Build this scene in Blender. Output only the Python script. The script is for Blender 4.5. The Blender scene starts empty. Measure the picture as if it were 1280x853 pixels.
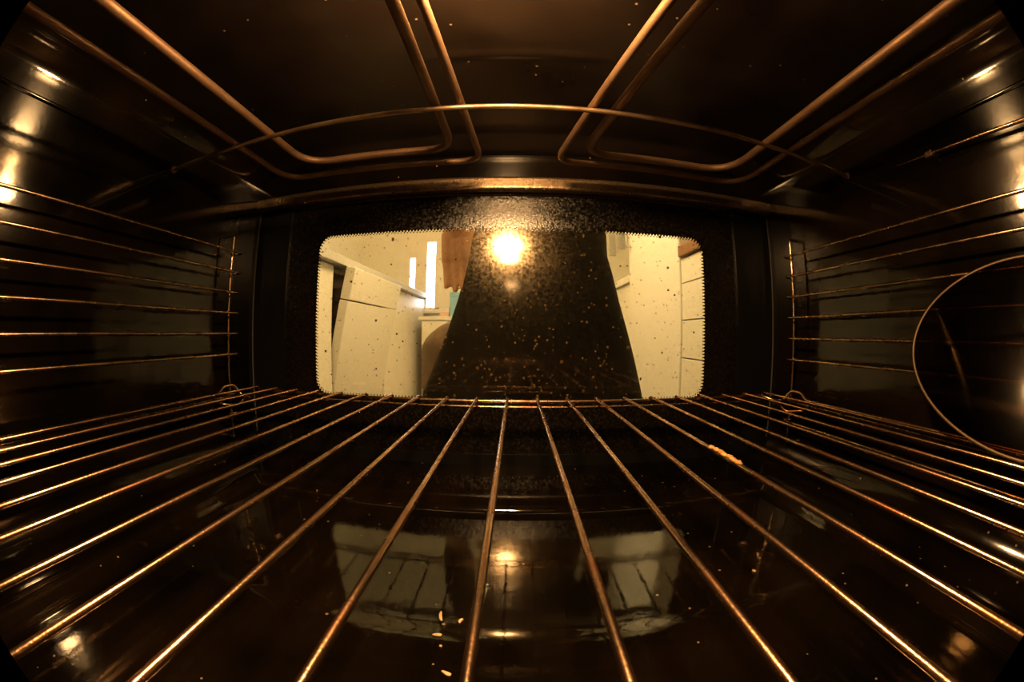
import bpy, bmesh, math, random
from mathutils import Vector, Matrix, noise
random.seed(7)
sc = bpy.context.scene
C = sc.collection

# ------------------------------------------------------------------ camera (180 degree equidistant fisheye, lens at the origin)
F_PX = 467.58
cd = bpy.data.cameras.new('camera')
cam = bpy.data.objects.new('camera', cd); C.objects.link(cam)
rt = Vector((0.99989977, 0.01062074, 0.0093625)); fw = Vector((-0.01047043, 0.99981781, -0.01596007)); up = Vector((-0.0095303, 0.01586044, 0.9998288))
cam.matrix_world = Matrix(((rt.x, up.x, -fw.x, 0), (rt.y, up.y, -fw.y, 0), (rt.z, up.z, -fw.z, 0), (0, 0, 0, 1)))
cd.type = 'PANO'; cd.sensor_fit = 'HORIZONTAL'; cd.sensor_width = 36.0; cd.sensor_height = 36.0 * 853 / 1280
cd.clip_start = 0.002
cd.panorama_type = 'FISHEYE_LENS_POLYNOMIAL'
cd.fisheye_fov = math.radians(181)
cd.fisheye_polynomial_k0 = 0; cd.fisheye_polynomial_k1 = -(1280 / 36.0) / F_PX
cd.fisheye_polynomial_k2 = cd.fisheye_polynomial_k3 = cd.fisheye_polynomial_k4 = 0
sc.camera = cam

# ------------------------------------------------------------------ world (daylight behind the kitchen window) and exposure
w = bpy.data.worlds.new('world'); sc.world = w; w.use_nodes = True
bg = w.node_tree.nodes['Background']; bg.inputs[0].default_value = (0.62, 0.74, 1.0, 1); bg.inputs[1].default_value = 30.0
sc.view_settings.view_transform = 'Standard'; sc.view_settings.look = 'None'
sc.view_settings.gamma = 1; sc.view_settings.use_curve_mapping = False; sc.view_settings.exposure = 0.0
BULB = 1250.0            # strength of the oven lamp
BULB_COL = (1.0, 0.55, 0.21)
KITCHEN = 68.0           # strength of the unseen lamp added to light the kitchen
KITCHEN_COL = (1.0, 0.72, 0.33)
sc.cycles.max_bounces = 10; sc.cycles.transparent_max_bounces = 16
sc.cycles.sample_clamp_indirect = 6.0; sc.cycles.caustics_refractive = False
sc.cycles.use_denoising = True

# ------------------------------------------------------------------ materials
def mat(name, col, rough=0.5, metal=0.0, spec=0.5, noise_amt=0.0, nscale=20, col2=None, bump=0.0, bscale=200, coat=0.0, rough2=None):
    m = bpy.data.materials.new(name); m.use_nodes = True
    nt = m.node_tree; b = nt.nodes['Principled BSDF']
    b.inputs['Base Color'].default_value = (*col, 1); b.inputs['Roughness'].default_value = rough
    b.inputs['Metallic'].default_value = metal; b.inputs['Specular IOR Level'].default_value = spec
    b.inputs['Coat Weight'].default_value = coat
    g = nt.nodes.new('ShaderNodeNewGeometry')
    if col2 is not None:
        n = nt.nodes.new('ShaderNodeTexNoise'); n.inputs['Scale'].default_value = nscale; n.inputs['Detail'].default_value = 4
        nt.links.new(g.outputs['Position'], n.inputs['Vector'])
        r = nt.nodes.new('ShaderNodeValToRGB'); r.color_ramp.elements[0].position = 0.5 - noise_amt; r.color_ramp.elements[1].position = 0.5 + noise_amt
        r.color_ramp.elements[0].color = (*col, 1); r.color_ramp.elements[1].color = (*col2, 1)
        nt.links.new(n.outputs['Fac'], r.inputs['Fac']); nt.links.new(r.outputs['Color'], b.inputs['Base Color'])
        if rough2 is not None:
            mr = nt.nodes.new('ShaderNodeMapRange'); mr.inputs[1].default_value = 0.5 - noise_amt; mr.inputs[2].default_value = 0.5 + noise_amt
            mr.inputs[3].default_value = rough; mr.inputs[4].default_value = rough2
            nt.links.new(n.outputs['Fac'], mr.inputs[0]); nt.links.new(mr.outputs[0], b.inputs['Roughness'])
    if bump:
        n2 = nt.nodes.new('ShaderNodeTexNoise'); n2.inputs['Scale'].default_value = bscale; n2.inputs['Detail'].default_value = 3
        nt.links.new(g.outputs['Position'], n2.inputs['Vector'])
        bp = nt.nodes.new('ShaderNodeBump'); bp.inputs['Strength'].default_value = bump; bp.inputs['Distance'].default_value = 0.0006
        nt.links.new(n2.outputs['Fac'], bp.inputs['Height']); nt.links.new(bp.outputs['Normal'], b.inputs['Normal'])
    return m

def enamel(name, rough=0.13, base=(0.0010, 0.0008, 0.0005), grime=(0.0035, 0.0021, 0.0009), spec=0.5):
    """black speckled oven enamel: glossy, with baked-on brown grime and pale specks"""
    m = mat(name, base, rough, 0, spec, 0.16, 16, grime, 0.05, 260, 0, rough * 1.5)
    nt = m.node_tree; b = nt.nodes['Principled BSDF']
    g = nt.nodes.new('ShaderNodeNewGeometry')
    v = nt.nodes.new('ShaderNodeTexVoronoi'); v.inputs['Scale'].default_value = 190
    nt.links.new(g.outputs['Position'], v.inputs['Vector'])
    sep = nt.nodes.new('ShaderNodeSeparateColor'); nt.links.new(v.outputs['Color'], sep.inputs[0])
    c1 = nt.nodes.new('ShaderNodeMath'); c1.operation = 'LESS_THAN'; c1.inputs[1].default_value = 0.13; nt.links.new(v.outputs['Distance'], c1.inputs[0])
    c2 = nt.nodes.new('ShaderNodeMath'); c2.operation = 'GREATER_THAN'; c2.inputs[1].default_value = 0.93; nt.links.new(sep.outputs[0], c2.inputs[0])
    c3 = nt.nodes.new('ShaderNodeMath'); c3.operation = 'MULTIPLY'; nt.links.new(c1.outputs[0], c3.inputs[0]); nt.links.new(c2.outputs[0], c3.inputs[1])
    old = b.inputs['Base Color'].links[0].from_socket
    mx = nt.nodes.new('ShaderNodeMix'); mx.data_type = 'RGBA'
    nt.links.new(c3.outputs[0], mx.inputs[0]); nt.links.new(old, mx.inputs[6]); mx.inputs[7].default_value = (0.10, 0.075, 0.05, 1)
    nt.links.new(mx.outputs[2], b.inputs['Base Color'])
    return m

def emit(name, col, s):
    m = bpy.data.materials.new(name); m.use_nodes = True; nt = m.node_tree
    nt.nodes.remove(nt.nodes['Principled BSDF'])
    e = nt.nodes.new('ShaderNodeEmission'); e.inputs[0].default_value = (*col, 1); e.inputs[1].default_value = s
    nt.links.new(e.outputs[0], nt.nodes['Material Output'].inputs[0]); return m

def pane(name, dirt, tint=(0.93, 0.90, 0.84), refl=1.0):
    """thin window glass: clear, mirror-like at its Fresnel share, with a film of dust and baked-on splashes"""
    m = bpy.data.materials.new(name); m.use_nodes = True; nt = m.node_tree; N = nt.nodes; L = nt.links
    N.remove(N['Principled BSDF']); out = N['Material Output']
    tr = N.new('ShaderNodeBsdfTransparent'); tr.inputs[0].default_value = (*tint, 1)
    gl = N.new('ShaderNodeBsdfGlossy'); gl.inputs['Roughness'].default_value = 0.065
    lw = N.new('ShaderNodeLayerWeight'); lw.inputs[0].default_value = 0.5
    p5 = N.new('ShaderNodeMath'); p5.operation = 'POWER'; p5.inputs[1].default_value = 5; L.new(lw.outputs['Facing'], p5.inputs[0])
    fr = N.new('ShaderNodeMath'); fr.operation = 'MULTIPLY_ADD'; fr.inputs[1].default_value = 0.48; fr.inputs[2].default_value = 0.04; L.new(p5.outputs[0], fr.inputs[0])
    fm = N.new('ShaderNodeMath'); fm.operation = 'MULTIPLY'; fm.inputs[1].default_value = 2.0 * refl; fm.use_clamp = True; L.new(fr.outputs[0], fm.inputs[0])
    mx = N.new('ShaderNodeMixShader'); L.new(fm.outputs[0], mx.inputs[0]); L.new(tr.outputs[0], mx.inputs[1]); L.new(gl.outputs[0], mx.inputs[2])
    last = mx
    if dirt:
        g = N.new('ShaderNodeNewGeometry')
        haze = N.new('ShaderNodeBsdfGlossy'); haze.inputs['Roughness'].default_value = 0.17; haze.inputs[0].default_value = (1, 0.85, 0.6, 1)
        hn = N.new('ShaderNodeTexNoise'); hn.inputs['Scale'].default_value = 420; hn.inputs['Detail'].default_value = 6; hn.inputs['Roughness'].default_value = 0.75
        L.new(g.outputs['Position'], hn.inputs['Vector'])
        hr = N.new('ShaderNodeMapRange'); hr.inputs[1].default_value = 0.42; hr.inputs[2].default_value = 0.72; hr.inputs[3].default_value = 0.006; hr.inputs[4].default_value = 0.085
        L.new(hn.outputs['Fac'], hr.inputs[0])
        m2 = N.new('ShaderNodeMixShader'); L.new(hr.outputs[0], m2.inputs[0]); L.new(mx.outputs[0], m2.inputs[1]); L.new(haze.outputs[0], m2.inputs[2])
        # splashes and specks
        df = N.new('ShaderNodeBsdfDiffuse'); df.inputs[0].default_value = (0.05, 0.03, 0.012, 1)
        v = N.new('ShaderNodeTexVoronoi'); v.inputs['Scale'].default_value = 170; v.inputs['Randomness'].default_value = 1
        L.new(g.outputs['Position'], v.inputs['Vector'])
        sp = N.new('ShaderNodeSeparateColor'); L.new(v.outputs['Color'], sp.inputs[0])
        th = N.new('ShaderNodeMath'); th.operation = 'MULTIPLY'; th.inputs[1].default_value = 0.24
        pw = N.new('ShaderNodeMath'); pw.operation = 'POWER'; pw.inputs[1].default_value = 5; L.new(sp.outputs[0], pw.inputs[0]); L.new(pw.outputs[0], th.inputs[0])
        lt = N.new('ShaderNodeMath'); lt.operation = 'LESS_THAN'; L.new(v.outputs['Distance'], lt.inputs[0]); L.new(th.outputs[0], lt.inputs[1])
        s1 = N.new('ShaderNodeMath'); s1.operation = 'MULTIPLY'; s1.inputs[1].default_value = 0.75; L.new(lt.outputs[0], s1.inputs[0])
        m3 = N.new('ShaderNodeMixShader'); L.new(s1.outputs[0], m3.inputs[0]); L.new(m2.outputs[0], m3.inputs[1]); L.new(df.outputs[0], m3.inputs[2])
        dl = N.new('ShaderNodeBsdfDiffuse'); dl.inputs[0].default_value = (0.22, 0.15, 0.06, 1)
        v2 = N.new('ShaderNodeTexVoronoi'); v2.inputs['Scale'].default_value = 330; L.new(g.outputs['Position'], v2.inputs['Vector'])
        sp2 = N.new('ShaderNodeSeparateColor'); L.new(v2.outputs['Color'], sp2.inputs[0])
        p2 = N.new('ShaderNodeMath'); p2.operation = 'POWER'; p2.inputs[1].default_value = 4; L.new(sp2.outputs[1], p2.inputs[0])
        t2 = N.new('ShaderNodeMath'); t2.operation = 'MULTIPLY'; t2.inputs[1].default_value = 0.30; L.new(p2.outputs[0], t2.inputs[0])
        l2 = N.new('ShaderNodeMath'); l2.operation = 'LESS_THAN'; L.new(v2.outputs['Distance'], l2.inputs[0]); L.new(t2.outputs[0], l2.inputs[1])
        w2 = N.new('ShaderNodeMath'); w2.operation = 'MULTIPLY'; w2.inputs[1].default_value = 0.22; L.new(l2.outputs[0], w2.inputs[0])
        m4 = N.new('ShaderNodeMixShader'); L.new(w2.outputs[0], m4.inputs[0]); L.new(m3.outputs[0], m4.inputs[1]); L.new(dl.outputs[0], m4.inputs[2])
        last = m4
    L.new(last.outputs[0], out.inputs[0]); return m

M = {
 'wall': enamel('oven_enamel_walls', 0.075, spec=0.33), 'ceil': enamel('oven_enamel_ceiling', 0.27, (0.0028, 0.0016, 0.0009), (0.0052, 0.0028, 0.0015)), 'floor': enamel('oven_enamel_floor', 0.05, spec=0.62),
 'trim': mat('oven_front_flange', (0.24, 0.175, 0.11), 0.24, 0.9, 0.5, 0.2, 300, (0.12, 0.08, 0.05), 0.3, 500, 0, 0.40),
 'black': mat('black_door_liner', (0.003, 0.003, 0.0028), 0.3, 0, 0.25),
 'print': mat('black_glass_print', (0.0022, 0.0018, 0.0014), 0.10, 0, 0.5, 0.16, 500, (0.0035, 0.0023, 0.0012), 0.35, 800, 0, 0.34),
 'seal': mat('grey_door_seal', (0.03, 0.028, 0.026), 0.8),
 'glass': pane('dusty_oven_glass', True), 'glass2': pane('clear_glass', False, (0.97, 0.96, 0.93), 0.35),
 'chrome': mat('worn_chrome_wire', (0.42, 0.29, 0.19), 0.17, 1.0, 0.5, 0.20, 45, (0.16, 0.065, 0.028), 0.15, 900, 0, 0.34),
 'ladder': mat('dark_chrome_wire', (0.34, 0.25, 0.17), 0.18, 1.0, 0.5, 0.12, 90, (0.14, 0.08, 0.045), 0.1, 900, 0, 0.35),
 'element': mat('oxidised_heating_tube', (0.17, 0.105, 0.062), 0.50, 0.7, 0.5, 0.15, 60, (0.11, 0.06, 0.033), 0.2, 900, 0, 0.6),
 'bar_br': mat('support_rod_steel', (0.36, 0.26, 0.16), 0.36, 0.9, 0.5, 0.15, 80, (0.2, 0.125, 0.07), 0.1, 900),
 'disc': pane('smoked_glass', False, (0.42, 0.34, 0.24), 0.5), 'rim': mat('brown_metal_rim', (0.06, 0.038, 0.02), 0.5, 0.6),
 'bulb': emit('lamp_glow', BULB_COL, BULB), 'ceramic': mat('lamp_collar_steel', (0.4, 0.36, 0.3), 0.4, 0.8),
 'crumb': mat('pale_crumb', (0.40, 0.29, 0.16), 0.7, 0, 0.3, 0.2, 300, (0.35, 0.22, 0.1)),
 'burnt': mat('golden_burnt_crumb', (0.13, 0.06, 0.015), 0.6, 0, 0.4, 0.2, 500, (0.26, 0.15, 0.05)),
 'white': mat('white_cabinet_lacquer', (0.80, 0.78, 0.72), 0.35), 'cream': mat('cream_wall_paint', (0.80, 0.77, 0.68), 0.8),
 'fridge': mat('white_appliance_enamel', (0.82, 0.81, 0.78), 0.28), 'wtop': mat('pale_grey_worktop', (0.55, 0.55, 0.56), 0.35, 0, 0.5, 0.2, 90, (0.48, 0.48, 0.49)),
 'wood': mat('brown_wooden_worktop', (0.30, 0.15, 0.07), 0.45, 0, 0.4, 0.2, 25, (0.20, 0.09, 0.04)),
 'dark': mat('dark_appliance_tub', (0.05, 0.045, 0.035), 0.5, 0, 0.5, 0.1, 40, (0.16, 0.14, 0.10)),
 'steel': mat('brushed_steel', (0.6, 0.6, 0.6), 0.3, 1.0), 'tile': mat('kitchen_floor_tile', (0.42, 0.36, 0.28), 0.4, 0, 0.5, 0.2, 6, (0.34, 0.28, 0.2)),
 'blind': mat('cream_window_frame', (0.82, 0.76, 0.66), 0.6), 'lampk': emit('kitchen_lamp_glow', KITCHEN_COL, KITCHEN),
 'blue': mat('light_blue_card', (0.25, 0.52, 0.75), 0.5), 'pink': mat('pink_card', (0.75, 0.45, 0.42), 0.5), 'socket': mat('grey_white_plastic', (0.6, 0.58, 0.56), 0.5),
 'skin': mat('skin', (0.62, 0.33, 0.20), 0.5, 0, 0.4, 0.2, 30, (0.56, 0.28, 0.17)),
 'blackcloth': mat('black_cloth', (0.004, 0.004, 0.0035), 0.9, 0, 0.1, 0.2, 40, (0.006, 0.006, 0.005)),
 'hair': mat('dark_brown_hair', (0.03, 0.018, 0.010), 0.45), 'shoe': mat('black_leather', (0.012, 0.011, 0.010), 0.35),
 'brown': mat('dark_brown_soft_leather', (0.13, 0.075, 0.035), 0.6, 0, 0.4, 0.2, 30, (0.07, 0.042, 0.022)),
}

# ------------------------------------------------------------------ helpers
def link(name, me, m=None, parent=None, smooth=False):
    o = bpy.data.objects.new(name, me); C.objects.link(o)
    if m is not None and not me.materials: me.materials.append(M[m] if isinstance(m, str) else m)
    if parent is not None: o.parent = parent
    if smooth: me.polygons.foreach_set('use_smooth', [True] * len(me.polygons))
    return o
def from_bm(name, bm, m, parent=None, smooth=False):
    me = bpy.data.meshes.new(name); bmesh.ops.recalc_face_normals(bm, faces=bm.faces); bm.to_mesh(me); bm.free()
    return link(name, me, m, parent, smooth)
def thing(name, label, cat, loc=(0, 0, 0), group=None):
    o = bpy.data.objects.new(name, None); C.objects.link(o); o.location = loc; o.empty_display_size = 0.02
    return tag(o, label, cat, group)
def tag(o, label, cat, group=None):
    o['label'] = label; o['category'] = cat
    if group: o['group'] = group
    return o
def struct(o, label=None):
    o['kind'] = 'structure'
    if label: o['label'] = label; o['category'] = o.name.split('_')[0].split('.')[0]
    return o
def local(parent):
    return Vector(parent.location) if parent is not None else Vector((0, 0, 0))
def box_bm(lo, hi, bev=0.0, seg=2, off=Vector((0, 0, 0))):
    bm = bmesh.new(); bmesh.ops.create_cube(bm, size=1)
    lo = Vector(lo) - off; hi = Vector(hi) - off
    for v in bm.verts: v.co = Vector([(lo[i] + hi[i]) / 2 + v.co[i] * (hi[i] - lo[i]) for i in range(3)])
    if bev: bmesh.ops.bevel(bm, geom=list(bm.edges), offset=bev, segments=seg, affect='EDGES', profile=0.5)
    return bm
def box(name, lo, hi, m, parent=None, bev=0.0, seg=2):
    return from_bm(name, box_bm(lo, hi, bev, seg, local(parent)), m, parent, False)
def fillet(pts, r, n=6):
    pts = [Vector(p) for p in pts]; out = [pts[0]]
    for i in range(1, len(pts) - 1):
        a, b, c = pts[i - 1], pts[i], pts[i + 1]
        u = (a - b); v = (c - b); rr = min(r if not isinstance(r, (list, tuple)) else r[i - 1], u.length * 0.49, v.length * 0.49)
        if rr < 1e-6: out.append(b); continue
        p = b + u.normalized() * rr; q = b + v.normalized() * rr
        for k in range(n + 1):
            t = k / n; out.append(p * (1 - t) ** 2 + b * 2 * t * (1 - t) + q * t ** 2)
    out.append(pts[-1]); return out
def tube_bm(path, r, n=10, bm=None, off=Vector((0, 0, 0)), flat=1.0):
    bm = bm or bmesh.new(); path = [Vector(p) - off for p in path]
    rs = r if isinstance(r, (list, tuple)) else [r] * len(path)
    P2, R2 = [path[0]], [rs[0]]
    for i in range(1, len(path)):                       # guard loops keep long straight runs truly straight
        a, b = path[i - 1], path[i]; L = (b - a).length; g = 2.5 * max(rs[i - 1], rs[i])
        if L > 4 * g:
            for q in (g / L, 1 - g / L): P2.append(a.lerp(b, q)); R2.append(rs[i - 1] + (rs[i] - rs[i - 1]) * q)
        P2.append(b); R2.append(rs[i])
    path, rs = P2, R2
    t = (path[1] - path[0]).normalized(); ref = Vector((0, 0, 1)) if abs(t.z) < 0.9 else Vector((1, 0, 0))
    nrm = (ref - t * ref.dot(t)).normalized(); rings = []
    for i, p in enumerate(path):
        if 0 < i < len(path) - 1: t2 = (path[i + 1] - path[i - 1]).normalized()
        elif i == 0: t2 = (path[1] - path[0]).normalized()
        else: t2 = (path[-1] - path[-2]).normalized()
        nrm = (nrm - t2 * nrm.dot(t2)).normalized(); bi = t2.cross(nrm)
        rings.append([bm.verts.new(p + (nrm * math.cos(2 * math.pi * k / n) * flat + bi * math.sin(2 * math.pi * k / n)) * rs[i]) for k in range(n)])
    for a, b in zip(rings, rings[1:]):
        for k in range(n): bm.faces.new((a[k], a[(k + 1) % n], b[(k + 1) % n], b[k]))
    for f in (bm.faces.new(rings[0][::-1]), bm.faces.new(rings[-1])):
        for e in f.edges: e.smooth = False
    return bm
def tube(name, path, r, m, parent=None, n=10, flat=1.0):
    o = from_bm(name, tube_bm(path, r, n, None, local(parent), flat), m, parent, True)
    return o
def loft(name, rings, m, parent=None, caps=True, smooth=True, closed=True):
    bm = bmesh.new(); off = local(parent)
    R = [[bm.verts.new(Vector(p) - off) for p in ring] for ring in rings]
    n = len(R[0])
    for a, b in zip(R, R[1:]):
        for k in range(n if closed else n - 1): bm.faces.new((a[k], a[(k + 1) % n], b[(k + 1) % n], b[k]))
    if caps and closed: bm.faces.new(R[0][::-1]); bm.faces.new(R[-1])
    return from_bm(name, bm, m, parent, smooth)
def copy_tree(o, parent=None):
    c = o.copy(); C.objects.link(c); c.parent = parent
    for ch in list(o.children): copy_tree(ch, c)
    return c

# ------------------------------------------------------------------ the oven cavity
XL, XR, Z0, Z1, YB, YF = -0.236, 0.228, -0.103, 0.148, -0.13, 0.272
RC = 0.022
def side_profile(s):
    x = XL if s < 0 else XR; pts = []
    for k in range(9):                       # lower curve into the floor
        a = math.pi / 2 * k / 8; pts.append((x - s * (RC - RC * math.sin(a)), Z0 + RC - RC * math.cos(a)))
    pts = pts
    for k in range(9):                       # upper curve into the ceiling
        a = math.pi / 2 * k / 8; pts.append((x - s * (RC - RC * math.cos(a)), Z1 - RC + RC * math.sin(a)))
    return pts
for s, nm in ((-1, 'wall_left'), (1, 'wall_right')):
    pr = side_profile(s)
    # a closed sheet with thickness so the wall is a solid
    outer = [(x + s * 0.004, z) for x, z in pr]
    ring = pr + outer[::-1]
    rings = [[(x, y, z) for x, z in ring] for y in (YB, -0.05, 0.05, 0.15, YF)]
    o = loft(nm, rings, 'wall', None, True, True)
    mod = o.modifiers.new('edge', 'EDGE_SPLIT'); mod.split_angle = math.radians(40)
    struct(o, 'black speckled enamel oven side wall on the ' + ('left' if s < 0 else 'right') + ' behind the wire runners')
    if s < 0: rib = [(-0.05, 0.118), (0.151, 0.1175), (0.160, 0.110), (0.100, 0.070)]
    else: rib = [(-0.05, 0.118), (0.166, 0.1185), (0.1765, 0.114), (0.118, 0.0765)]
    x = XL if s < 0 else XR
    tube('embossed_rib', fillet([(x, y, z) for y, z in rib], 0.006), 0.0014, 'wall', o, 8)
box_o = box('wall_back', (XL - 0.004, YB - 0.005, Z0 - 0.01), (XR + 0.004, YB, Z1 + 0.006), 'wall'); struct(box_o, 'black enamel back wall of the oven')

def sstep(a, b, t):
    t = max(0, min(1, (t - a) / (b - a))); return t * t * (3 - 2 * t)
def grid_plate(name, x0, x1, y0, y1, nx, ny, hf, thick, m):
    bm = bmesh.new(); V = {}; B = {}
    for i in range(nx + 1):
        for j in range(ny + 1):
            x = x0 + (x1 - x0) * i / nx; y = y0 + (y1 - y0) * j / ny; z = hf(x, y)
            V[i, j] = bm.verts.new((x, y, z)); B[i, j] = bm.verts.new((x, y, z + thick))
    for i in range(nx):
        for j in range(ny):
            bm.faces.new((V[i, j], V[i + 1, j], V[i + 1, j + 1], V[i, j + 1])); bm.faces.new((B[i, j + 1], B[i + 1, j + 1], B[i + 1, j], B[i, j]))
    for i in range(nx):
        bm.faces.new((V[i + 1, 0], V[i, 0], B[i, 0], B[i + 1, 0])); bm.faces.new((V[i, ny], V[i + 1, ny], B[i + 1, ny], B[i, ny]))
    for j in range(ny):
        bm.faces.new((V[0, j], V[0, j + 1], B[0, j + 1], B[0, j])); bm.faces.new((V[nx, j + 1], V[nx, j], B[nx, j], B[nx, j + 1]))
    o = from_bm(name, bm, m, None, True)
    mod = o.modifiers.new('edge', 'EDGE_SPLIT'); mod.split_angle = math.radians(50)
    return o
def floor_h(x, y):
    k = sstep(-0.195, -0.185, x) * (1 - sstep(0.177, 0.187, x)) * (1 - sstep(0.2165, 0.2225, y))
    h = Z0 - 0.0080 * k
    h -= 0.0008 * sstep(0.104, 0.112, y) * k
    return h
struct(grid_plate('floor', XL + RC - 0.001, XR - RC + 0.001, YB, 0.283, 110, 210, floor_h, -0.003, 'floor'), 'glossy black enamel oven floor with a sunken plate and crumbs')
def ceil_h(x, y):
    b = 0.0013 * math.exp(-((y - 0.158) / 0.003) ** 2) * (1 - sstep(0.03, 0.06, abs(x)))
    d = 0.006 * sstep(0.245, 0.268, y)
    return Z1 - b - d
struct(grid_plate('ceiling', XL + RC - 0.001, XR - RC + 0.001, YB, 0.2705, 90, 180, ceil_h, 0.004, 'ceil'), 'dark brown enamel oven ceiling above the heating tubes')

# front flange round the opening
t1 = box('trim_1', (XL - 0.003, 0.2695, 0.1115), (XR + 0.003, 0.2790, 0.1222), 'trim', None, 0.0022, 3); struct(t1, 'worn metal flange above the oven opening lit by the lamp')
struct(box('trim_4', (XL - 0.003, 0.2712, 0.1215), (XR + 0.003, 0.2790, 0.156), 'wall', None, 0.001), 'black enamel strip between the oven ceiling and the lit flange')
struct(box('trim_2', (XL - 0.012, 0.2700, -0.115), (XL - 0.0005, 0.2790, 0.150), 'black', None, 0.002), 'dark flange at the left of the oven opening')
struct(box('trim_3', (XR + 0.0005, 0.2700, -0.115), (XR + 0.012, 0.2790, 0.150), 'black', None, 0.002), 'dark flange at the right of the oven opening')
tube('seal', fillet([(XL - 0.004, 0.2805, -0.09), (XL - 0.004, 0.2805, 0.118), (XR + 0.004, 0.2805, 0.118), (XR + 0.004, 0.2805, -0.09)], 0.01), 0.0022, 'seal', t1, 8)

bm = bmesh.new()  # unseen casing, added to stop sky light leaking in past the door
for lo, hi in (((-0.30, -0.17, -0.16), (-0.28, 0.334, 0.19)), ((0.272, -0.17, -0.16), (0.292, 0.334, 0.19)), ((-0.28, -0.17, -0.18), (0.272, 0.334, -0.16)), ((-0.28, -0.17, 0.17), (0.272, 0.334, 0.19)), ((-0.28, -0.19, -0.16), (0.272, -0.17, 0.17))):
    me = bpy.data.meshes.new('t'); b2 = box_bm(lo, hi); b2.to_mesh(me); b2.free(); bm.from_mesh(me); bpy.data.meshes.remove(me)
struct(from_bm('wall_light_block', bm, 'black'), 'unseen dark casing added around the oven cavity to block stray daylight')

# ------------------------------------------------------------------ the oven door
YG = 0.285                                    # inner face of the glass
door = bpy.data.objects.new('door_1', None); C.objects.link(door); door.location = (-0.004, 0.30, -0.14); struct(door, 'oven door with a black bordered window')
WX0, WX1, WZ0, WZ1, WR = -0.1690, 0.1575, -0.0510, 0.0838, 0.013
GX0, GX1, GZ0, GZ1 = -0.2017, 0.1910, -0.094, 0.1125
def rrect(x0, x1, z0, z1, r, n=8):
    P = []
    for cx, cz, a0 in ((x1 - r, z1 - r, 0), (x0 + r, z1 - r, 90), (x0 + r, z0 + r, 180), (x1 - r, z0 + r, 270)):
        for k in range(n + 1):
            a = math.radians(a0 + 90 * k / n); P.append((cx + r * math.cos(a), cz + r * math.sin(a)))
    return P
def frame_plate(name, outer, inner, y0, y1, m, parent):
    off = local(parent); bm = bmesh.new(); n = len(outer)
    def ring(P, y): return [bm.verts.new(Vector((x, y, z)) - off) for x, z in P]
    a, b, c, d = ring(outer, y0), ring(inner, y0), ring(inner, y1), ring(outer, y1)
    for p, q in ((a, b), (b, c), (c, d), (d, a)):
        for k in range(n): bm.faces.new((p[k], p[(k + 1) % n], q[(k + 1) % n], q[k]))
    return from_bm(name, bm, m, parent)
win = rrect(WX0, WX1, WZ0, WZ1, WR)
frame_plate('printed_border', rrect(GX0, GX1, GZ0, GZ1, 0.004), win, YG - 0.0003, YG - 0.00005, 'print', door)
# halftone dots along the inside of the printed border
bm = bmesh.new(); off = local(door)
for row, (inset, rad) in enumerate(((0.0004, 0.00095), (0.0019, 0.0006))):
    P = rrect(WX0 + inset, WX1 - inset, WZ0 + inset, WZ1 - inset, WR - inset, 12); P.append(P[0]); acc = 0.00135 * row; 
    for (ax, az), (bx, bz) in zip(P, P[1:]):
        L = math.hypot(bx - ax, bz - az)
        while acc < L:
            t = acc / L; x = ax + (bx - ax) * t; z = az + (bz - az) * t
            vs = [bm.verts.new(Vector((x + rad * math.cos(k * math.pi / 4), YG - 0.0003, z + rad * math.sin(k * math.pi / 4))) - off) for k in range(8)]
            bm.faces.new(vs); acc += 0.0027
        acc -= L
dots = from_bm('border_dots', bm, 'print', door); dots['kind'] = 'stuff'
box('inner_glass', (GX0, YG, GZ0), (GX1, YG + 0.0003, GZ1), 'glass', door)
box('outer_glass', (WX0 - 0.065, 0.328, WZ0 - 0.035), (WX1 + 0.065, 0.3283, 0.160), 'glass2', door)
frame_plate('door_liner', rrect(XL - 0.02, XR + 0.02, -0.14, 0.165, 0.004), rrect(GX0, GX1, GZ0, GZ1, 0.004), 0.2828, 0.290, 'black', door)
frame_plate('door_body', rrect(XL - 0.02, XR + 0.02, -0.14, 0.165, 0.004), rrect(WX0 - 0.06, WX1 + 0.06, WZ0 - 0.03, 0.155, WR), 0.2902, 0.3275, 'black', door)
box('glass_clip', (GX0 - 0.0, 0.2815, GZ1 - 0.0012), (GX1, 0.2850, GZ1 + 0.0012), 'trim', door, 0.0005)
tube('door_handle', fillet([(-0.2, 0.345, 0.135), (-0.2, 0.38, 0.135), (0.19, 0.38, 0.135), (0.19, 0.345, 0.135)], 0.02), 0.007, 'steel', door, 12)
for x in (-0.2, 0.19): tube('handle_post', [(x, 0.326, 0.135), (x, 0.349, 0.135)], 0.009, 'steel', door, 12)

# ------------------------------------------------------------------ oven lamp
LX, LY, LZ = -0.012, 0.070, 0.129
lamp = thing('oven_lamp', 'round warm oven lamp glowing under the oven ceiling', 'lamp', (LX, LY, Z1))
def lathe(name, prof, m, parent, n=20):
    cx, cy, cz = parent.location
    return loft(name, [[(cx + r * math.cos(2 * math.pi * k / n), cy + r * math.sin(2 * math.pi * k / n), cz + z) for k in range(n)] for r, z in prof], m, parent)
lathe('collar', [(0.016, 0.002), (0.016, -0.002), (0.012, -0.004), (0.006, -0.006), (0.0055, -0.0212), (0.002, -0.0214)], 'ceramic', lamp)
lathe('bulb', [(0.0045, -0.0208), (0.0095, -0.0216), (0.0132, -0.0238), (0.0144, -0.0262), (0.0132, -0.0286), (0.0095, -0.0306), (0.0045, -0.0315), (0.001, -0.0317)], 'bulb', lamp, 16)

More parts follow.
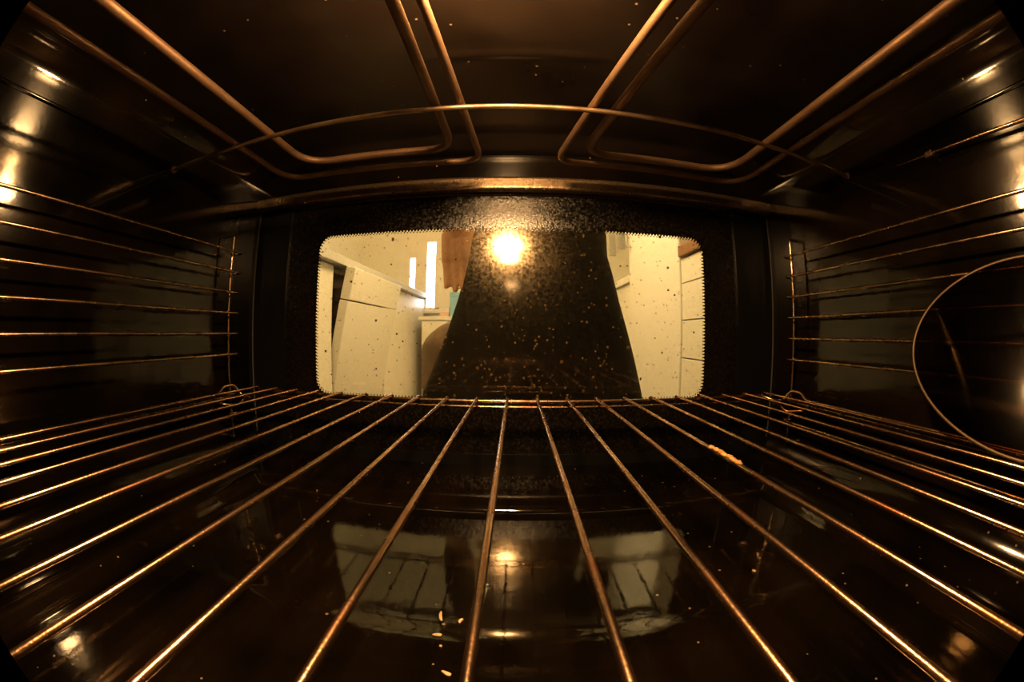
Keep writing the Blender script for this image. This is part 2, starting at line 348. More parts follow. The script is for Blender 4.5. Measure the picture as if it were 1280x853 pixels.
# ------------------------------------------------------------------ grill heating elements under the ceiling
def element(name, label, pts, z, r, fr):
    t = thing(name, label, 'heating element', (0, YB, z), 'grill heating elements under the oven ceiling')
    path = fillet([(x, y, z) for x, y in pts], fr, 10)
    tube('heating_tube', path, r, 'element', t, 12)
    for e in (pts[0], pts[-1]): tube('terminal', [(e[0], YB - 0.001, z), (e[0], YB + 0.012, z)], r * 1.8, 'ceramic', t, 12)
    return t
def sc_(pts, k): return [(x * k, y * k if y != YB else YB) for x, y in pts]
element('heating_element', 'long outer brown heating tube bent round the shorter one under oven ceiling',
        sc_([(-0.192, YB), (-0.192, 0.256), (-0.0265, 0.2575), (-0.047, -0.045), (0.084, -0.045), (0.0283, 0.2575), (0.187, 0.262), (0.193, YB)], 0.900), 0.1168, 0.0021, [0.022, 0.016, 0.03, 0.03, 0.016, 0.026])
element('heating_element', 'shorter inner brown heating tube nested within the longer one under oven ceiling',
        sc_([(-0.159, YB), (-0.1605, 0.235), (-0.045, 0.237), (-0.053, -0.075), (0.100, -0.075), (0.0465, 0.2425), (0.1655, 0.243), (0.166, YB)], 0.900), 0.1170, 0.0025, [0.024, 0.018, 0.03, 0.03, 0.020, 0.028])
ZR = 0.1130
sr = thing('support_rod', 'thin steel rod across the oven carrying the heating tubes', 'rod', (XL, 0.160, ZR))
tube('rod', [(XL - 0.001, 0.162, ZR), (-0.11, 0.1600, ZR), (-0.004, 0.1608, ZR), (0.11, 0.163, ZR), (XR + 0.001, 0.170, ZR)], 0.0014, 'bar_br', sr, 10)
for x in (XL, XR): tube('foot', [(x - 0.001, 0.162 if x < 0 else 0.170, ZR), (x + 0.001, 0.162 if x < 0 else 0.170, ZR)], 0.003, 'bar_br', sr, 12)

# ------------------------------------------------------------------ wire side racks
WS = 0.01605
def side_rack(s, label):
    wx = -0.2189 if s < 0 else 0.2116; x = XL if s < 0 else XR
    px = -0.2265 if s < 0 else 0.2190; py = 0.234 if s < 0 else 0.2385
    t = thing('side_rack', label, 'rack', (px, 0.08, -0.078), 'wire side racks in the oven')
    for i in (4, 3, 2, 1, 0, -1, -3, -4):
        z = i * WS
        tube('runner', fillet([(px, -0.085, z), (px, -0.092, z), (wx, -0.092, z), (wx, 0.2396, z), (px, 0.2396, z), (px, py - 0.003, z)], 0.0035, 5), 0.00105, 'ladder', t, 8)
    for y in (py, -0.085):
        tube('post', [(px, y, -0.078), (px, y, 0.0745)], 0.0012, 'ladder', t, 8)
        for z in (0.0745, -0.078): tube('wall_pin', fillet([(px, y, z), (px, y, z + math.copysign(0.005, z)), (x + s * 0.001, y, z + math.copysign(0.005, z))], 0.003, 4), 0.0012, 'ladder', t, 8)
    return t
side_rack(-1, 'chrome wire side rack fixed to the oven wall opposite the dark oval disc')
side_rack(1, 'chrome wire side rack fixed to the oven wall behind the dark oval disc')

# ------------------------------------------------------------------ wire shelf
RH, RD, X0, BD = -0.0430, 0.2531, -0.00555, 0.02038
RXL, RXR = -0.2145, 0.2075
shelf = thing('oven_shelf', 'long-barred rusty chrome wire shelf slid into the oven', 'oven rack', (0, 0.08, RH))
proto = None
for k in range(-10, 11):
    if proto is None:
        path = [(0, -0.098, RH), (0, RD - 0.0012, RH), (0, RD, RH - 0.0006), (0, RD + 0.0002, RH - 0.0030)]
        proto = tube('bar', path, 0.00095, 'chrome', shelf, 8); b = proto
        for v in b.data.vertices: v.co += Vector((0, 0, 0))
    else:
        b = proto.copy(); C.objects.link(b); b.parent = shelf
    b.location = (X0 + k * BD, 0, 0)
FR = 0.0012
tube('front_rail', fillet([(RXL - 0.002, 0.218, RH - 0.0022), (RXL + 0.004, 0.243, RH - 0.0055), (RXL + 0.012, 0.2515, RH - 0.0022), (RXR - 0.012, 0.2515, RH - 0.0022), (RXR - 0.004, 0.243, RH - 0.0055), (RXR + 0.002, 0.218, RH - 0.0022)], 0.005, 5), FR, 'chrome', shelf, 10)
tube('front_rail', [(RXL + 0.012, 0.2518, RH - 0.0062), (RXR - 0.012, 0.2518, RH - 0.0062)], 0.0009, 'chrome', shelf, 8)
tube('rear_rail', [(RXL, -0.096, RH - 0.0021), (RXR, -0.096, RH - 0.0021)], FR, 'chrome', shelf, 10)
tube('middle_rail', [(RXL, -0.045, RH - 0.0020), (RXR, -0.045, RH - 0.0020)], FR, 'chrome', shelf, 10)
for s in (-1, 1):
    x = RXL if s < 0 else RXR
    tube('side_rail', fillet([(x, -0.098, RH - 0.001), (x, 0.208, RH - 0.001), (x, 0.214, RH + 0.004), (x, 0.226, RH + 0.004), (x - s * 0.004, 0.231, RH - 0.004), (x - s * 0.014, 0.231, RH - 0.006), (x - s * 0.016, 0.222, RH - 0.004)], 0.003, 4), 0.0013, 'chrome', shelf, 10)
    tube('stop_loop', fillet([(x + s * 0.001, 0.200, RH - 0.001), (x + s * 0.001, 0.212, RH - 0.009), (x - s * 0.010, 0.220, RH - 0.010), (x - s * 0.012, 0.232, RH - 0.003)], 0.003, 4), 0.0010, 'chrome', shelf, 8)

# baked-on crust on one bar
def lump(name, c, r, m, parent=None, sub=2, seed=0, amp=0.35):
    bm = bmesh.new(); bmesh.ops.create_icosphere(bm, subdivisions=sub, radius=1)
    off = local(parent)
    for v in bm.verts:
        k = 1 + amp * noise.noise(v.co * 1.7 + Vector((seed * 3.1, seed, 0)))
        v.co = Vector((c[0] + v.co.x * r[0] * k, c[1] + v.co.y * r[1] * k, c[2] + v.co.z * r[2] * k)) - off
    return from_bm(name, bm, m, parent, True)
for i in range(7):
    y = 0.106 + i * 0.0032
    c = lump('crust_crumb', (X0 + 4 * BD + random.uniform(-0.0006, 0.0006), y, RH + 0.0010), (0.0011, 0.0021, 0.0008), 'burnt', None, 2, i)
    tag(c, 'golden burnt crumb stuck on top of a shelf bar', 'crumb', 'burnt crumbs on the shelf bar')
fz = Z0 - 0.0088
for i, (x, y, lx, ly, rot, lab) in enumerate(((-0.0285, 0.1165, 0.0007, 0.0030, 0.2, 'pale straight rice-like crumb on sunken oven floor plate'), (-0.0203, 0.1150, 0.0007, 0.0016, -0.4, 'pale short crumb alone beside the rice-like crumbs'),
        (-0.0278, 0.1045, 0.0018, 0.0009, 0.1, 'pale blocky crumb near the sunken floor edge'), (-0.0216, 0.0853, 0.0020, 0.0008, -0.5, 'pale curved crumb on the oven floor behind the sunken edge'),
        (-0.0255, 0.0985, 0.0006, 0.0005, 0, 'tiny pale speck of crumb beside the blocky crumb'), (0.1158, 0.1287, 0.0008, 0.0013, 0.3, 'small pale crumb far along the sunken floor plate'))):
    bm = bmesh.new(); bmesh.ops.create_icosphere(bm, subdivisions=2, radius=1)
    for v in bm.verts:
        p = v.co.copy(); k = 1 + 0.3 * noise.noise(p * 1.5 + Vector((i * 5, 0, 0)))
        v.co = Vector((p.x * lx * k + p.y * p.y * lx * 0.5, p.y * ly * k, p.z * 0.0006))
    o = from_bm('crumb', bm, 'crumb', None, True); o.location = (x, y, (fz if y > 0.107 else Z0 - 0.0080) + 0.0004); o.rotation_euler.z = rot
    tag(o, lab, 'crumb')

# ------------------------------------------------------------------ temperature probe on the right wall
pr = thing('temperature_probe', 'thin metal temperature probe rod clipped to the oven wall', 'probe', (XR, 0.094, 0.1))
tube('rod', [(0.2225, -0.09, 0.096), (0.2225, 0.02, 0.0985), (0.2225, 0.093, 0.1012)], 0.0012, 'ladder', pr, 8)
tube('tip', [(0.2225, 0.093, 0.1012), (0.2225, 0.120, 0.1025)], [0.0008, 0.0004], 'ladder', pr, 8)
box('clip', (0.2208, 0.0905, 0.0992), (XR + 0.0005, 0.0965, 0.1030), 'ladder', pr, 0.0006)

# ------------------------------------------------------------------ dark oval disc leaning on the right side rack
el = math.radians(-20); nrm = Vector((math.cos(el), 0, math.sin(el))); a_ = nrm.cross(Vector((0, 0, 1))).normalized(); b_ = a_.cross(nrm)
DC, DU, DV = Vector((0.1935, 0.038, -0.0025)), 0.070, 0.041
disc = thing('oval_disc', 'dark smoked oval disc with thin brown rim leaning on the wire side rack', 'disc', DC + Vector((-0.0144, 0, -0.0395)))
TILT = math.radians(float(-3))
def oval(u, v, d):
    c, s_ = math.cos(TILT), math.sin(TILT)
    return DC + a_ * (u * c - v * s_) + b_ * (u * s_ + v * c) + nrm * d
N_ = 72
loft('plate', [[oval(DU * f * math.cos(2 * math.pi * k / N_), DV * f * math.sin(2 * math.pi * k / N_), d) for k in range(N_)] for f, d in ((0.985, 0.0016), (0.985, 0.0), )], 'disc', disc, True, False)
tube('rim', [oval(DU * math.cos(2 * math.pi * k / N_), DV * math.sin(2 * math.pi * k / N_), 0.0006) for k in range(N_ + 1)], 0.0008, 'rim', disc, 8)

# ================================================================== the kitchen beyond the door (camera height 0.6 m above its floor)
KF, KC = -0.60, 1.85; KB = 2.92; KL, KR = -1.30, 1.18; KN = 0.335
def quad_box(name, lo, hi, m, label): return struct(box(name, lo, hi, m), label)
quad_box('floor_kitchen', (KL - 0.1, KN - 0.1, KF - 0.05), (KR + 0.1, KB + 0.1, KF), 'tile', 'brown tiled kitchen floor')
quad_box('ceiling_kitchen', (KL - 0.1, KN - 0.1, KC), (KR + 0.1, KB + 0.1, KC + 0.05), 'cream', 'cream kitchen ceiling')
quad_box('wall_kitchen_left', (KL - 0.05, KN - 0.1, KF), (KL, KB + 0.1, KC), 'cream', 'cream kitchen wall behind the dishwasher run')
quad_box('wall_kitchen_right', (KR, KN - 0.1, KF), (KR + 0.05, KB + 0.1, KC), 'cream', 'cream kitchen wall behind the fridge')
# near wall round the oven (four pieces of one wall)
bm = bmesh.new()
for lo, hi in (((KL, KN - 0.02, KF), (-0.262, KN, KC)), ((0.254, KN - 0.02, KF), (KR, KN, KC)), ((-0.262, KN - 0.02, KF), (0.254, KN, -0.145)), ((-0.262, KN - 0.02, 0.170), (0.254, KN, KC))):
    me = bpy.data.meshes.new('t'); b2 = box_bm(lo, hi); b2.to_mesh(me); b2.free(); bm.from_mesh(me); bpy.data.meshes.remove(me)
struct(from_bm('wall_kitchen_near', bm, 'white'), 'white cabinet front around the oven')
# far wall with a window opening
WO = (-0.90, -0.50, 0.20, 0.95)
bm = bmesh.new()
for lo, hi in (((KL, KB, KF), (WO[0], KB + 0.1, KC)), ((WO[1], KB, KF), (KR, KB + 0.1, KC)), ((WO[0], KB, KF), (WO[1], KB + 0.1, WO[2])), ((WO[0], KB, WO[3]), (WO[1], KB + 0.1, KC))):
    me = bpy.data.meshes.new('t'); b2 = box_bm(lo, hi); b2.to_mesh(me); b2.free(); bm.from_mesh(me); bpy.data.meshes.remove(me)
struct(from_bm('wall_kitchen_far', bm, 'cream'), 'cream far kitchen wall with a narrow bright window')
wn = bpy.data.objects.new('window_1', None); C.objects.link(wn); wn.location = ((WO[0] + WO[1]) / 2, KB, WO[2]); struct(wn, 'narrow kitchen window with two bright panes in wide cream frames')
for x0, x1, z0, z1 in ((-0.90, -0.862, 0.2, 0.95), (-0.818, -0.722, 0.2, 0.95), (-0.650, -0.50, 0.2, 0.95), (-0.862, -0.818, 0.62, 0.95), (-0.722, -0.650, 0.75, 0.95), (-0.90, -0.50, 0.19, 0.215)):
    box('frame', (x0, KB - 0.006, z0), (x1, KB + 0.03, z1), 'blind', wn, 0.003)
for x0, x1, z1 in ((-0.862, -0.818, 0.62), (-0.722, -0.650, 0.75)):
    box('pane', (x0, KB + 0.014, 0.2), (x1, KB + 0.017, z1), 'glass2', wn)
box('mullion', (-0.690, KB + 0.004, 0.2), (-0.684, KB + 0.026, 0.75), 'blind', wn)
struct(box('trim_5', (-0.93, KB - 0.05, 0.165), (-0.47, KB + 0.02, 0.19), 'white', None, 0.004), 'white window sill in the kitchen')

CX = -0.73; WTB, WTT = 0.278, 0.315
def cabinet(name, label, x_front, x_back, y0, y1, n_fronts, kind, z0=-0.5, z1=WTB, m='white', handle=True, cat='cabinet', group=None):
    s = 1 if x_front > x_back else -1
    x_back += s * 0.022
    t = thing(name, label, cat, ((x_front + x_back) / 2, (y0 + y1) / 2, KF), group)
    box('body', (min(x_front - s * 0.02, x_back), y0 + 0.001, z0), (max(x_front - s * 0.02, x_back), y1 - 0.001, z1 - 0.001), m, t)
    box('plinth', (min(x_front - s * 0.07, x_back), y0 + 0.001, KF), (max(x_front - s * 0.07, x_back), y1 - 0.001, z0 + 0.001), 'dark', t)
    for i in range(n_fronts):
        if kind == 'door': a = (y0 + (y1 - y0) * i / n_fronts + 0.0015, z0 + 0.002, y0 + (y1 - y0) * (i + 1) / n_fronts - 0.0015, z1 - 0.004)
        else: a = (y0 + 0.0015, kind[i][0], y1 - 0.0015, kind[i][1])
        d = box('door' if kind == 'door' else 'drawer', (min(x_front, x_front - s * 0.022), a[0], a[1]), (max(x_front, x_front - s * 0.022), a[2], a[3]), m, t, 0.0015, 2)
        if handle:
            zc = a[3] - 0.06 if kind == 'door' else (a[1] + a[3]) / 2
            ym = (a[0] + a[2]) / 2 + 0.12
            o = tube('handle', fillet([(x_front - s * 0.001, ym, zc), (x_front + s * 0.022, ym, zc), (x_front + s * 0.022, ym + 0.09, zc), (x_front - s * 0.001, ym + 0.09, zc)], 0.008, 4), 0.004, 'white', t, 8)
            o.parent = d
    return t
cabinet('base_cabinet', 'cream white base cabinet on the near side of the ajar dishwasher', CX, KL, 0.76, 1.36, 1, 'door', handle=False)
cabinet('base_cabinet', 'cream white base cabinet between the ajar dishwasher and the window wall', CX, KL, 1.98, KB, 2, 'door', handle=False)
dw = thing('dishwasher', 'white dishwasher with its door ajar under the pale worktop', 'dishwasher', ((CX + KL) / 2, 1.67, KF))
for lo, hi in (((KL + 0.022, 1.362, -0.5), (CX - 0.03, 1.38, WTB - 0.001)), ((KL + 0.022, 1.96, -0.5), (CX - 0.03, 1.978, WTB - 0.001)), ((KL + 0.022, 1.38, WTB - 0.02), (CX - 0.03, 1.96, WTB - 0.001)), ((KL + 0.022, 1.38, -0.5), (CX - 0.03, 1.96, -0.48)), ((KL + 0.022, 1.38, -0.48), (KL + 0.042, 1.96, WTB - 0.02))):
    box('tub_panel', lo, hi, 'dark', dw)
def tilted(name, y0, y1, s0, s1, d0, d1, m, bev):
    """a slab of the ajar door: s runs up the door from its bottom hinge, d is its depth"""
    a = math.radians(10.5); bm = box_bm((d0, y0, s0), (d1, y1, s1), bev)
    for v in bm.verts:
        d, y, s_ = v.co; v.co = Vector((CX + d * math.cos(a) + s_ * math.sin(a), y, -0.44 - d * math.sin(a) + s_ * math.cos(a))) - local(dw) + Vector((-0.035, 0, 0))
    return from_bm(name, bm, m, dw)
tilted('door', 1.364, 1.976, 0.0, 0.58, -0.04, 0.0, 'fridge', 0.003)
tilted('control_panel', 1.364, 1.976, 0.584, 0.715, -0.04, 0.004, 'fridge', 0.004)
box('plinth', (KL + 0.022, 1.365, KF), (CX - 0.06, 1.975, -0.499), 'dark', dw)
tag(box('worktop', (KL, 0.76, WTB), (-0.695, KB, WTT), 'wtop', None, 0.003), 'pale grey worktop running over the dishwasher to the window wall', 'worktop')
# right run
FX = 0.58
zs = [0.275, 0.187, 0.058, -0.0725, -0.21, -0.35, -0.498]
cabinet('drawer_unit', 'white drawer unit under the brown worktop beside the fridge', FX, KR, 0.62, 1.22, 6, [(b + 0.002, a - 0.002) for a, b in zip(zs, zs[1:])], handle=False, cat='drawers')
tag(box('worktop', (FX - 0.012, 0.62, WTB + 0.002), (KR, 1.218, 0.318), 'wood', None, 0.004), 'brown wooden worktop over the white drawer unit', 'worktop')
fr = thing('fridge', 'tall plain white fridge standing beside the drawer unit', 'fridge', ((FX + KR) / 2, 1.53, KF))
box('body', (FX + 0.045, 1.222, KF + 0.03), (KR - 0.022, 1.838, 1.20), 'fridge', fr, 0.006); box('plinth', (FX + 0.08, 1.225, KF), (KR - 0.022, 1.835, KF + 0.031), 'dark', fr)
box('door', (FX - 0.004, 1.222, KF + 0.05), (FX + 0.046, 1.838, 0.60), 'fridge', fr, 0.008, 3); box('freezer_door', (FX - 0.004, 1.222, 0.606), (FX + 0.046, 1.838, 1.198), 'fridge', fr, 0.008, 3)
for z in (0.45, 0.66): tube('handle', fillet([(FX - 0.003, 1.79, z), (FX - 0.03, 1.79, z), (FX - 0.03, 1.79, z + 0.11), (FX - 0.003, 1.79, z + 0.11)], 0.01, 4), 0.005, 'steel', fr, 8)
cabinet('base_cabinet', 'white base cabinet beyond the tall fridge under a white worktop', FX + 0.01, KR, 1.842, KB, 2, 'door', handle=False)
tag(box('worktop', (FX - 0.005, 1.842, WTB), (KR, KB, WTT), 'fridge', None, 0.003), 'white worktop beyond the tall fridge', 'worktop')
wc = cabinet('wall_cabinet', 'white wall cabinet hung beyond the tall fridge', 0.86, KR, 1.95, KB, 2, 'door', 0.85, 1.45, handle=False, cat='cabinet')
for ch in list(wc.children):
    if ch.name.startswith('plinth'): bpy.data.objects.remove(ch)
wc.location.z = KF
for x, z, lab in ((0.775, 0.74, 'pale grey wall panel with dark edge on far kitchen wall'), (0.85, 0.80, 'smaller pale grey wall panel beside the dark edged one')):
    t = thing('wall_panel', lab, 'panel', (x, KB, z)); box('plate', (x - 0.028, KB - 0.012, z - 0.09), (x + 0.028, KB + 0.001, z + 0.09), 'socket', t, 0.003); box('inset', (x - 0.020, KB - 0.014, z - 0.078), (x + 0.020, KB - 0.0118, z + 0.078), 'wtop', t, 0.001)
# unseen pendant added to light the kitchen walls and ceiling
kl = thing('ceiling_lamp', 'unseen warm pendant lamp added to light the kitchen and its ceiling', 'lamp', (0.0, 1.35, KC))
def drum(name, prof, m): return loft(name, [[(r * math.cos(2 * math.pi * k / 28), 1.35 + r * math.sin(2 * math.pi * k / 28), KC + z) for k in range(28)] for r, z in prof], m, kl)
drum('canopy', [(0.06, 0.001), (0.06, -0.012), (0.02, -0.03)], 'white'); drum('rod', [(0.008, -0.02), (0.008, -0.80)], 'steel')
drum('shade', [(0.04, -0.78), (0.14, -0.79), (0.19, -0.83), (0.19, -0.90), (0.14, -0.94), (0.04, -0.95)], 'lampk')
# low cabinet against the window wall with a blue and a pink box on it
cb = thing('low_cabinet', 'low cream cabinet standing against the far wall under the window', 'cabinet', (-0.30, 2.72, KF))
box('body', (-0.66, 2.56, KF + 0.06), (0.0, KB - 0.001, 0.10), 'white', cb); box('plinth', (-0.64, 2.60, KF), (-0.02, KB - 0.001, KF + 0.061), 'dark', cb); box('top', (-0.68, 2.54, 0.099), (0.02, KB - 0.001, 0.125), 'white', cb, 0.003)
for i in range(2): box('door', (-0.655 + 0.328 * i, 2.54, KF + 0.07), (-0.33 + 0.328 * i, 2.561, 0.092), 'white', cb, 0.002)
def carton(name, lo, hi, m, lm, label):
    t = thing(name, label, 'box', ((lo[0] + hi[0]) / 2, (lo[1] + hi[1]) / 2, lo[2])); box('carton', lo, hi, m, t, 0.002)
    box('lid', (lo[0] - 0.003, lo[1] - 0.003, hi[2] - 0.03), (hi[0] + 0.003, hi[1] + 0.003, hi[2] + 0.002), lm, t, 0.002)
carton('storage_box', (-0.47, 2.62, 0.125), (-0.38, 2.74, 0.30), 'blue', 'blue', 'light blue box standing on the low cabinet by the hand')
carton('storage_box', (-0.54, 2.60, 0.125), (-0.475, 2.70, 0.185), 'pink', 'white', 'small pink box with white lid on the low cabinet')

# ------------------------------------------------------------------ the person standing in front of the oven
def capsule_bm(bm, a, b, ra, rb, n=14):
    a, b = Vector(a), Vector(b); d = (b - a); L = d.length; d = d / L
    path, rs = [], []
    for k in range(5): t = math.pi / 2 * (1 - k / 4); path.append(a - d * ra * math.sin(t)); rs.append(max(ra * math.cos(t), ra * 0.02))
    for k in range(1, 5): t = math.pi / 2 * k / 4; path.append(b + d * rb * math.sin(t)); rs.append(max(rb * math.cos(t), rb * 0.02))
    path.insert(5, b); rs.insert(5, rb)
    tube_bm(path, rs, n, bm)
def ell_bm(bm, c, r, rot=None):
    me = bpy.data.meshes.new('t'); b2 = bmesh.new(); bmesh.ops.create_uvsphere(b2, u_segments=24, v_segments=16, radius=1)
    for v in b2.verts: v.co = Vector((c[0] + v.co.x * r[0], c[1] + v.co.y * r[1], c[2] + v.co.z * r[2]))
    b2.to_mesh(me); b2.free(); bm.from_mesh(me); bpy.data.meshes.remove(me)
def remesh(name, bm, m, parent, vox, smooth_it=4):
    o = from_bm(name, bm, m, None)
    r = o.modifiers.new('r', 'REMESH'); r.mode = 'VOXEL'; r.voxel_size = vox
    s = o.modifiers.new('s', 'SMOOTH'); s.factor = 0.5; s.iterations = smooth_it
    dg = bpy.context.evaluated_depsgraph_get(); me = bpy.data.meshes.new_from_object(o.evaluated_get(dg))
    old = o.data; o.modifiers.clear(); o.data = me; bpy.data.meshes.remove(old)
    me.transform(Matrix.Translation(-local(parent)))
    me.polygons.foreach_set('use_smooth', [True] * len(me.polygons)); o.parent = parent
    if not me.materials: me.materials.append(M[m])
    return o
PX, PY = 0.045, 0.93
def H(dx, dy, real): return (PX + dx, PY + dy, real + KF)
person = thing('person', 'person in black top and long black skirt standing before the oven, hand hanging', 'person', (PX, PY, KF))
bm = bmesh.new()
# head and face
ell_bm(bm, H(0, 0.0, 1.545), (0.074, 0.092, 0.105)); ell_bm(bm, H(0, -0.030, 1.490), (0.052, 0.058, 0.058))
capsule_bm(bm, H(0, -0.088, 1.548), H(0, -0.106, 1.522), 0.008, 0.012)
for s in (-1, 1):
    ell_bm(bm, H(s * 0.078, 0.010, 1.535), (0.010, 0.020, 0.032)); ell_bm(bm, H(s * 0.032, -0.082, 1.566), (0.022, 0.010, 0.007)); ell_bm(bm, H(s * 0.031, -0.080, 1.548), (0.013, 0.009, 0.008))
ell_bm(bm, H(0, -0.083, 1.490), (0.024, 0.010, 0.006)); ell_bm(bm, H(0, -0.080, 1.480), (0.020, 0.011, 0.007)); ell_bm(bm, H(0, -0.076, 1.455), (0.020, 0.014, 0.014))
capsule_bm(bm, H(0, 0.012, 1.36), H(0, 0.004, 1.47), 0.056, 0.050)
# trunk
ell_bm(bm, H(0, 0, 1.24), (0.145, 0.095, 0.16)); ell_bm(bm, H(0, 0, 1.05), (0.120, 0.085, 0.14)); ell_bm(bm, H(0, 0.01, 0.90), (0.155, 0.105, 0.12))
for s in (-1, 1):
    capsule_bm(bm, H(s * 0.06, 0.01, 1.345), H(s * 0.155, 0.01, 1.325), 0.050, 0.050)
    capsule_bm(bm, H(s * 0.085, 0.01, 0.87), H(s * 0.085, 0.0, 0.48), 0.082, 0.055); capsule_bm(bm, H(s * 0.085, 0.0, 0.48), H(s * 0.085, 0.02, 0.09), 0.055, 0.036)
    capsule_bm(bm, H(s * 0.085, 0.03, 0.045), H(s * 0.09, -0.12, 0.03), 0.038, 0.026)
    # arm: shoulder, elbow, wrist
    wr = H(-0.206, 0.008, 0.873) if s < 0 else H(0.080, -0.190, 1.215)
    elb = H(s * 0.205, 0.02, 1.10)
    capsule_bm(bm, H(s * 0.168, 0.01, 1.32), elb, 0.046, 0.037); capsule_bm(bm, elb, wr, 0.036, 0.028)
    # hand: palm, four fingers of different length, thumb from the side of the palm
    wv = Vector(wr); dn = Vector((0.14, -0.06, -1)).normalized() if s < 0 else Vector((-0.8, -0.35, 0.5)).normalized(); wide = Vector((1, 0.10, 0)).normalized() if s < 0 else Vector((0.1, 0.3, 1)).normalized(); wide = (wide - dn * wide.dot(dn)).normalized(); fwd = Vector((0, -1, -0.05))
    palm0 = wv + dn * 0.015; palm1 = wv + dn * 0.082
    for k in range(4):
        o_ = (k - 1.5) * 0.0200
        capsule_bm(bm, palm0 + wide * o_ * 0.75, palm1 + wide * o_, 0.0150, 0.0130, 10)
    for k, ln in enumerate((0.060, 0.078, 0.084, 0.072) if s > 0 else (0.072, 0.084, 0.078, 0.060)):
        o_ = (k - 1.5) * 0.0208; p0 = palm1 + wide * o_; p1 = p0 + dn * ln * 0.46 + fwd * 0.006; p2 = p1 + dn * ln * 0.30 + fwd * 0.012; p3 = p2 + dn * ln * 0.22 + fwd * 0.013
        capsule_bm(bm, p0, p1, 0.0100, 0.0092, 10); capsule_bm(bm, p1, p2, 0.0092, 0.0085, 10); capsule_bm(bm, p2, p3, 0.0085, 0.0072, 10)
    side = wide * (-1 if s > 0 else 1)
    t0 = wv + dn * 0.030 + side * 0.026; t1_ = t0 + dn * 0.030 + side * 0.020 + fwd * 0.014; t2_ = t1_ + dn * 0.028 + side * 0.004 + fwd * 0.010
    capsule_bm(bm, t0, t1_, 0.0135, 0.0105, 10); capsule_bm(bm, t1_, t2_, 0.0105, 0.0085, 10)
remesh('body', bm, 'skin', person, 0.0045, 3)
# black top with sleeves to the forearm
bm = bmesh.new()
ell_bm(bm, H(0, 0, 1.235), (0.158, 0.108, 0.165)); ell_bm(bm, H(0, 0, 1.06), (0.136, 0.100, 0.15)); capsule_bm(bm, H(0, 0.012, 1.35), H(0, 0.010, 1.375), 0.066, 0.060)
for s in (-1, 1):
    capsule_bm(bm, H(s * 0.06, 0.01, 1.345), H(s * 0.16, 0.01, 1.325), 0.058, 0.058); capsule_bm(bm, H(s * 0.168, 0.01, 1.32), H(s * 0.205, 0.02, 1.10), 0.055, 0.048)
    wr = Vector(H(-0.206, 0.008, 0.873) if s < 0 else H(0.080, -0.190, 1.215)); e = Vector(H(s * 0.205, 0.02, 1.10)); capsule_bm(bm, e, e.lerp(wr, 0.45), 0.048, 0.042)
remesh('top', bm, 'blackcloth', person, 0.007, 4)
# long black skirt, flared
def skirt_ring(real, xl, xr, dep, fold, n=64):
    z = real + KF; cx = (xl + xr) / 2; a = (xr - xl) / 2; out = []
    for k in range(n):
        t = 2 * math.pi * k / n; f = 1 + fold * math.sin(9 * t + 0.6) * (0.3 + 0.7 * abs(math.sin(t)))
        out.append((cx + a * math.cos(t) * (1 + fold * 0.15 * math.sin(9 * t)), PY + 0.005 + dep * math.sin(t) * f, z))
    return out
SK = [(1.03, -0.085, 0.175, 0.100, 0.0), (1.00, -0.092, 0.185, 0.105, 0.004), (0.92, -0.108, 0.215, 0.118, 0.01), (0.855, -0.114, 0.231, 0.125, 0.015), (0.80, -0.119, 0.232, 0.13, 0.02), (0.75, -0.130, 0.246, 0.135, 0.03),
      (0.685, -0.148, 0.262, 0.14, 0.04), (0.615, -0.171, 0.283, 0.15, 0.05), (0.54, -0.200, 0.305, 0.16, 0.06), (0.455, -0.236, 0.328, 0.17, 0.07), (0.35, -0.262, 0.352, 0.18, 0.08), (0.24, -0.285, 0.375, 0.19, 0.09)]
loft('skirt', [skirt_ring(*q) for q in SK], 'blackcloth', person)
loft('waistband', [skirt_ring(1.005, -0.096, 0.188, 0.109, 0), skirt_ring(1.045, -0.090, 0.180, 0.106, 0)], 'shoe', person)
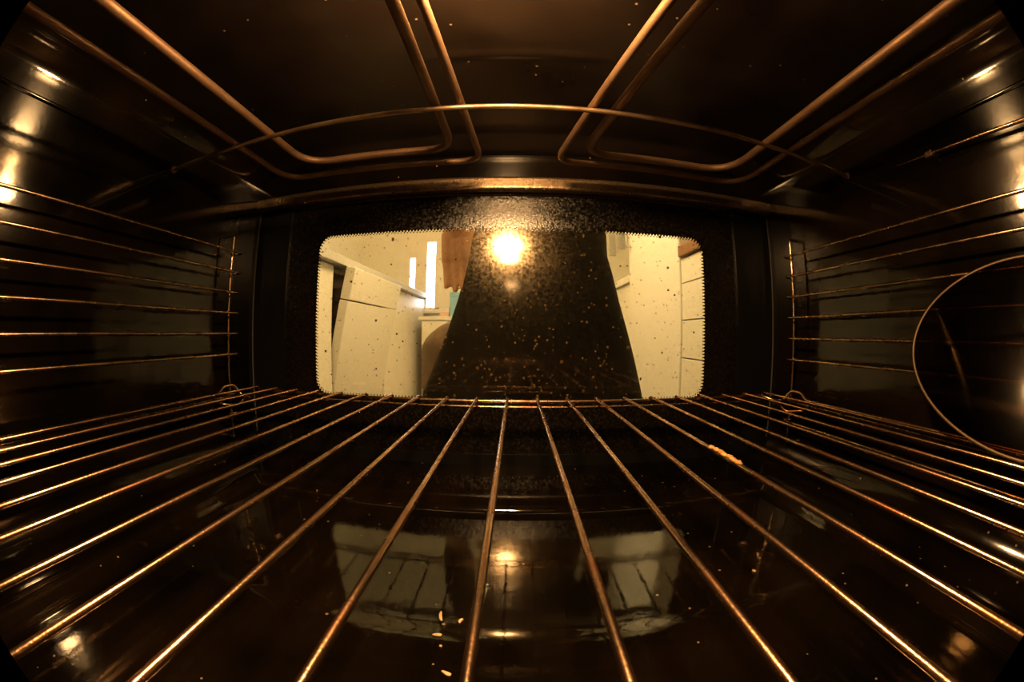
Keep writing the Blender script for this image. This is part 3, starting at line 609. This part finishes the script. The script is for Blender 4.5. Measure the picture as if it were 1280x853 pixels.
# hair
bm = bmesh.new(); ell_bm(bm, H(0, 0.018, 1.565), (0.086, 0.094, 0.104)); ell_bm(bm, H(0, 0.062, 1.47), (0.082, 0.050, 0.13))
for s in (-1, 1): capsule_bm(bm, H(s * 0.070, 0.012, 1.58), H(s * 0.080, 0.035, 1.38), 0.024, 0.020)
remesh('hair', bm, 'hair', person, 0.006, 3)
for s in (-1, 1):
    bm = bmesh.new(); capsule_bm(bm, H(s * 0.085, 0.035, 0.048), H(s * 0.092, -0.13, 0.034), 0.046, 0.033)
    for v in bm.verts: v.co.z = max(v.co.z, KF + 0.001)
    from_bm('shoe', bm, 'shoe', person, True)
    for e in (H(s * 0.031, -0.0875, 1.549),):
        bm = bmesh.new(); ell_bm(bm, e, (0.007, 0.003, 0.0035)); o = from_bm('eye', bm, 'shoe', person, True); o.data.transform(Matrix.Translation(-local(person)))
for o in person.children:
    if o.name.startswith('shoe'): o.data.transform(Matrix.Translation(-local(person)))

# brown rounded chair standing behind the person
ch = thing('tub_chair', 'dark brown chair with rounded back behind the black skirt', 'chair', (-0.05, 1.48, KF))
def arc_back(z, hw, dep, th):
    inner, outer = [], []
    for k in range(25):
        a = math.pi + math.pi * k / 24
        outer.append((-0.05 + hw * math.cos(a), 1.48 + dep * math.sin(a), z)); inner.append((-0.05 + (hw - th) * math.cos(a), 1.48 + (dep - th) * math.sin(a), z))
    return outer + inner[::-1]
rings = []
for k in range(12):
    t = k / 11; z = -0.21 + 0.265 * t; e = 1 - max(0, (t - 0.55) / 0.45) ** 2 * 0.34
    rings.append(arc_back(z, 0.325 * e, 0.27 * e, 0.055 * e))
loft('backrest', rings, 'brown', ch)
loft('seat', [[(-0.05 + hw * math.cos(2 * math.pi * k / 40), 1.48 + hw * 0.93 * math.sin(2 * math.pi * k / 40), z) for k in range(40)] for hw, z in ((0.285, -0.27), (0.31, -0.262), (0.322, -0.24), (0.322, -0.205), (0.24, -0.185), (0.20, -0.178))], 'brown', ch)
for sx in (-1, 1):
    for sy in (-1, 1): tube('leg', [(-0.05 + sx * 0.17, 1.48 + sy * 0.16, -0.26), (-0.05 + sx * 0.20, 1.48 + sy * 0.19, KF)], [0.022, 0.013], 'wood', ch, 12)
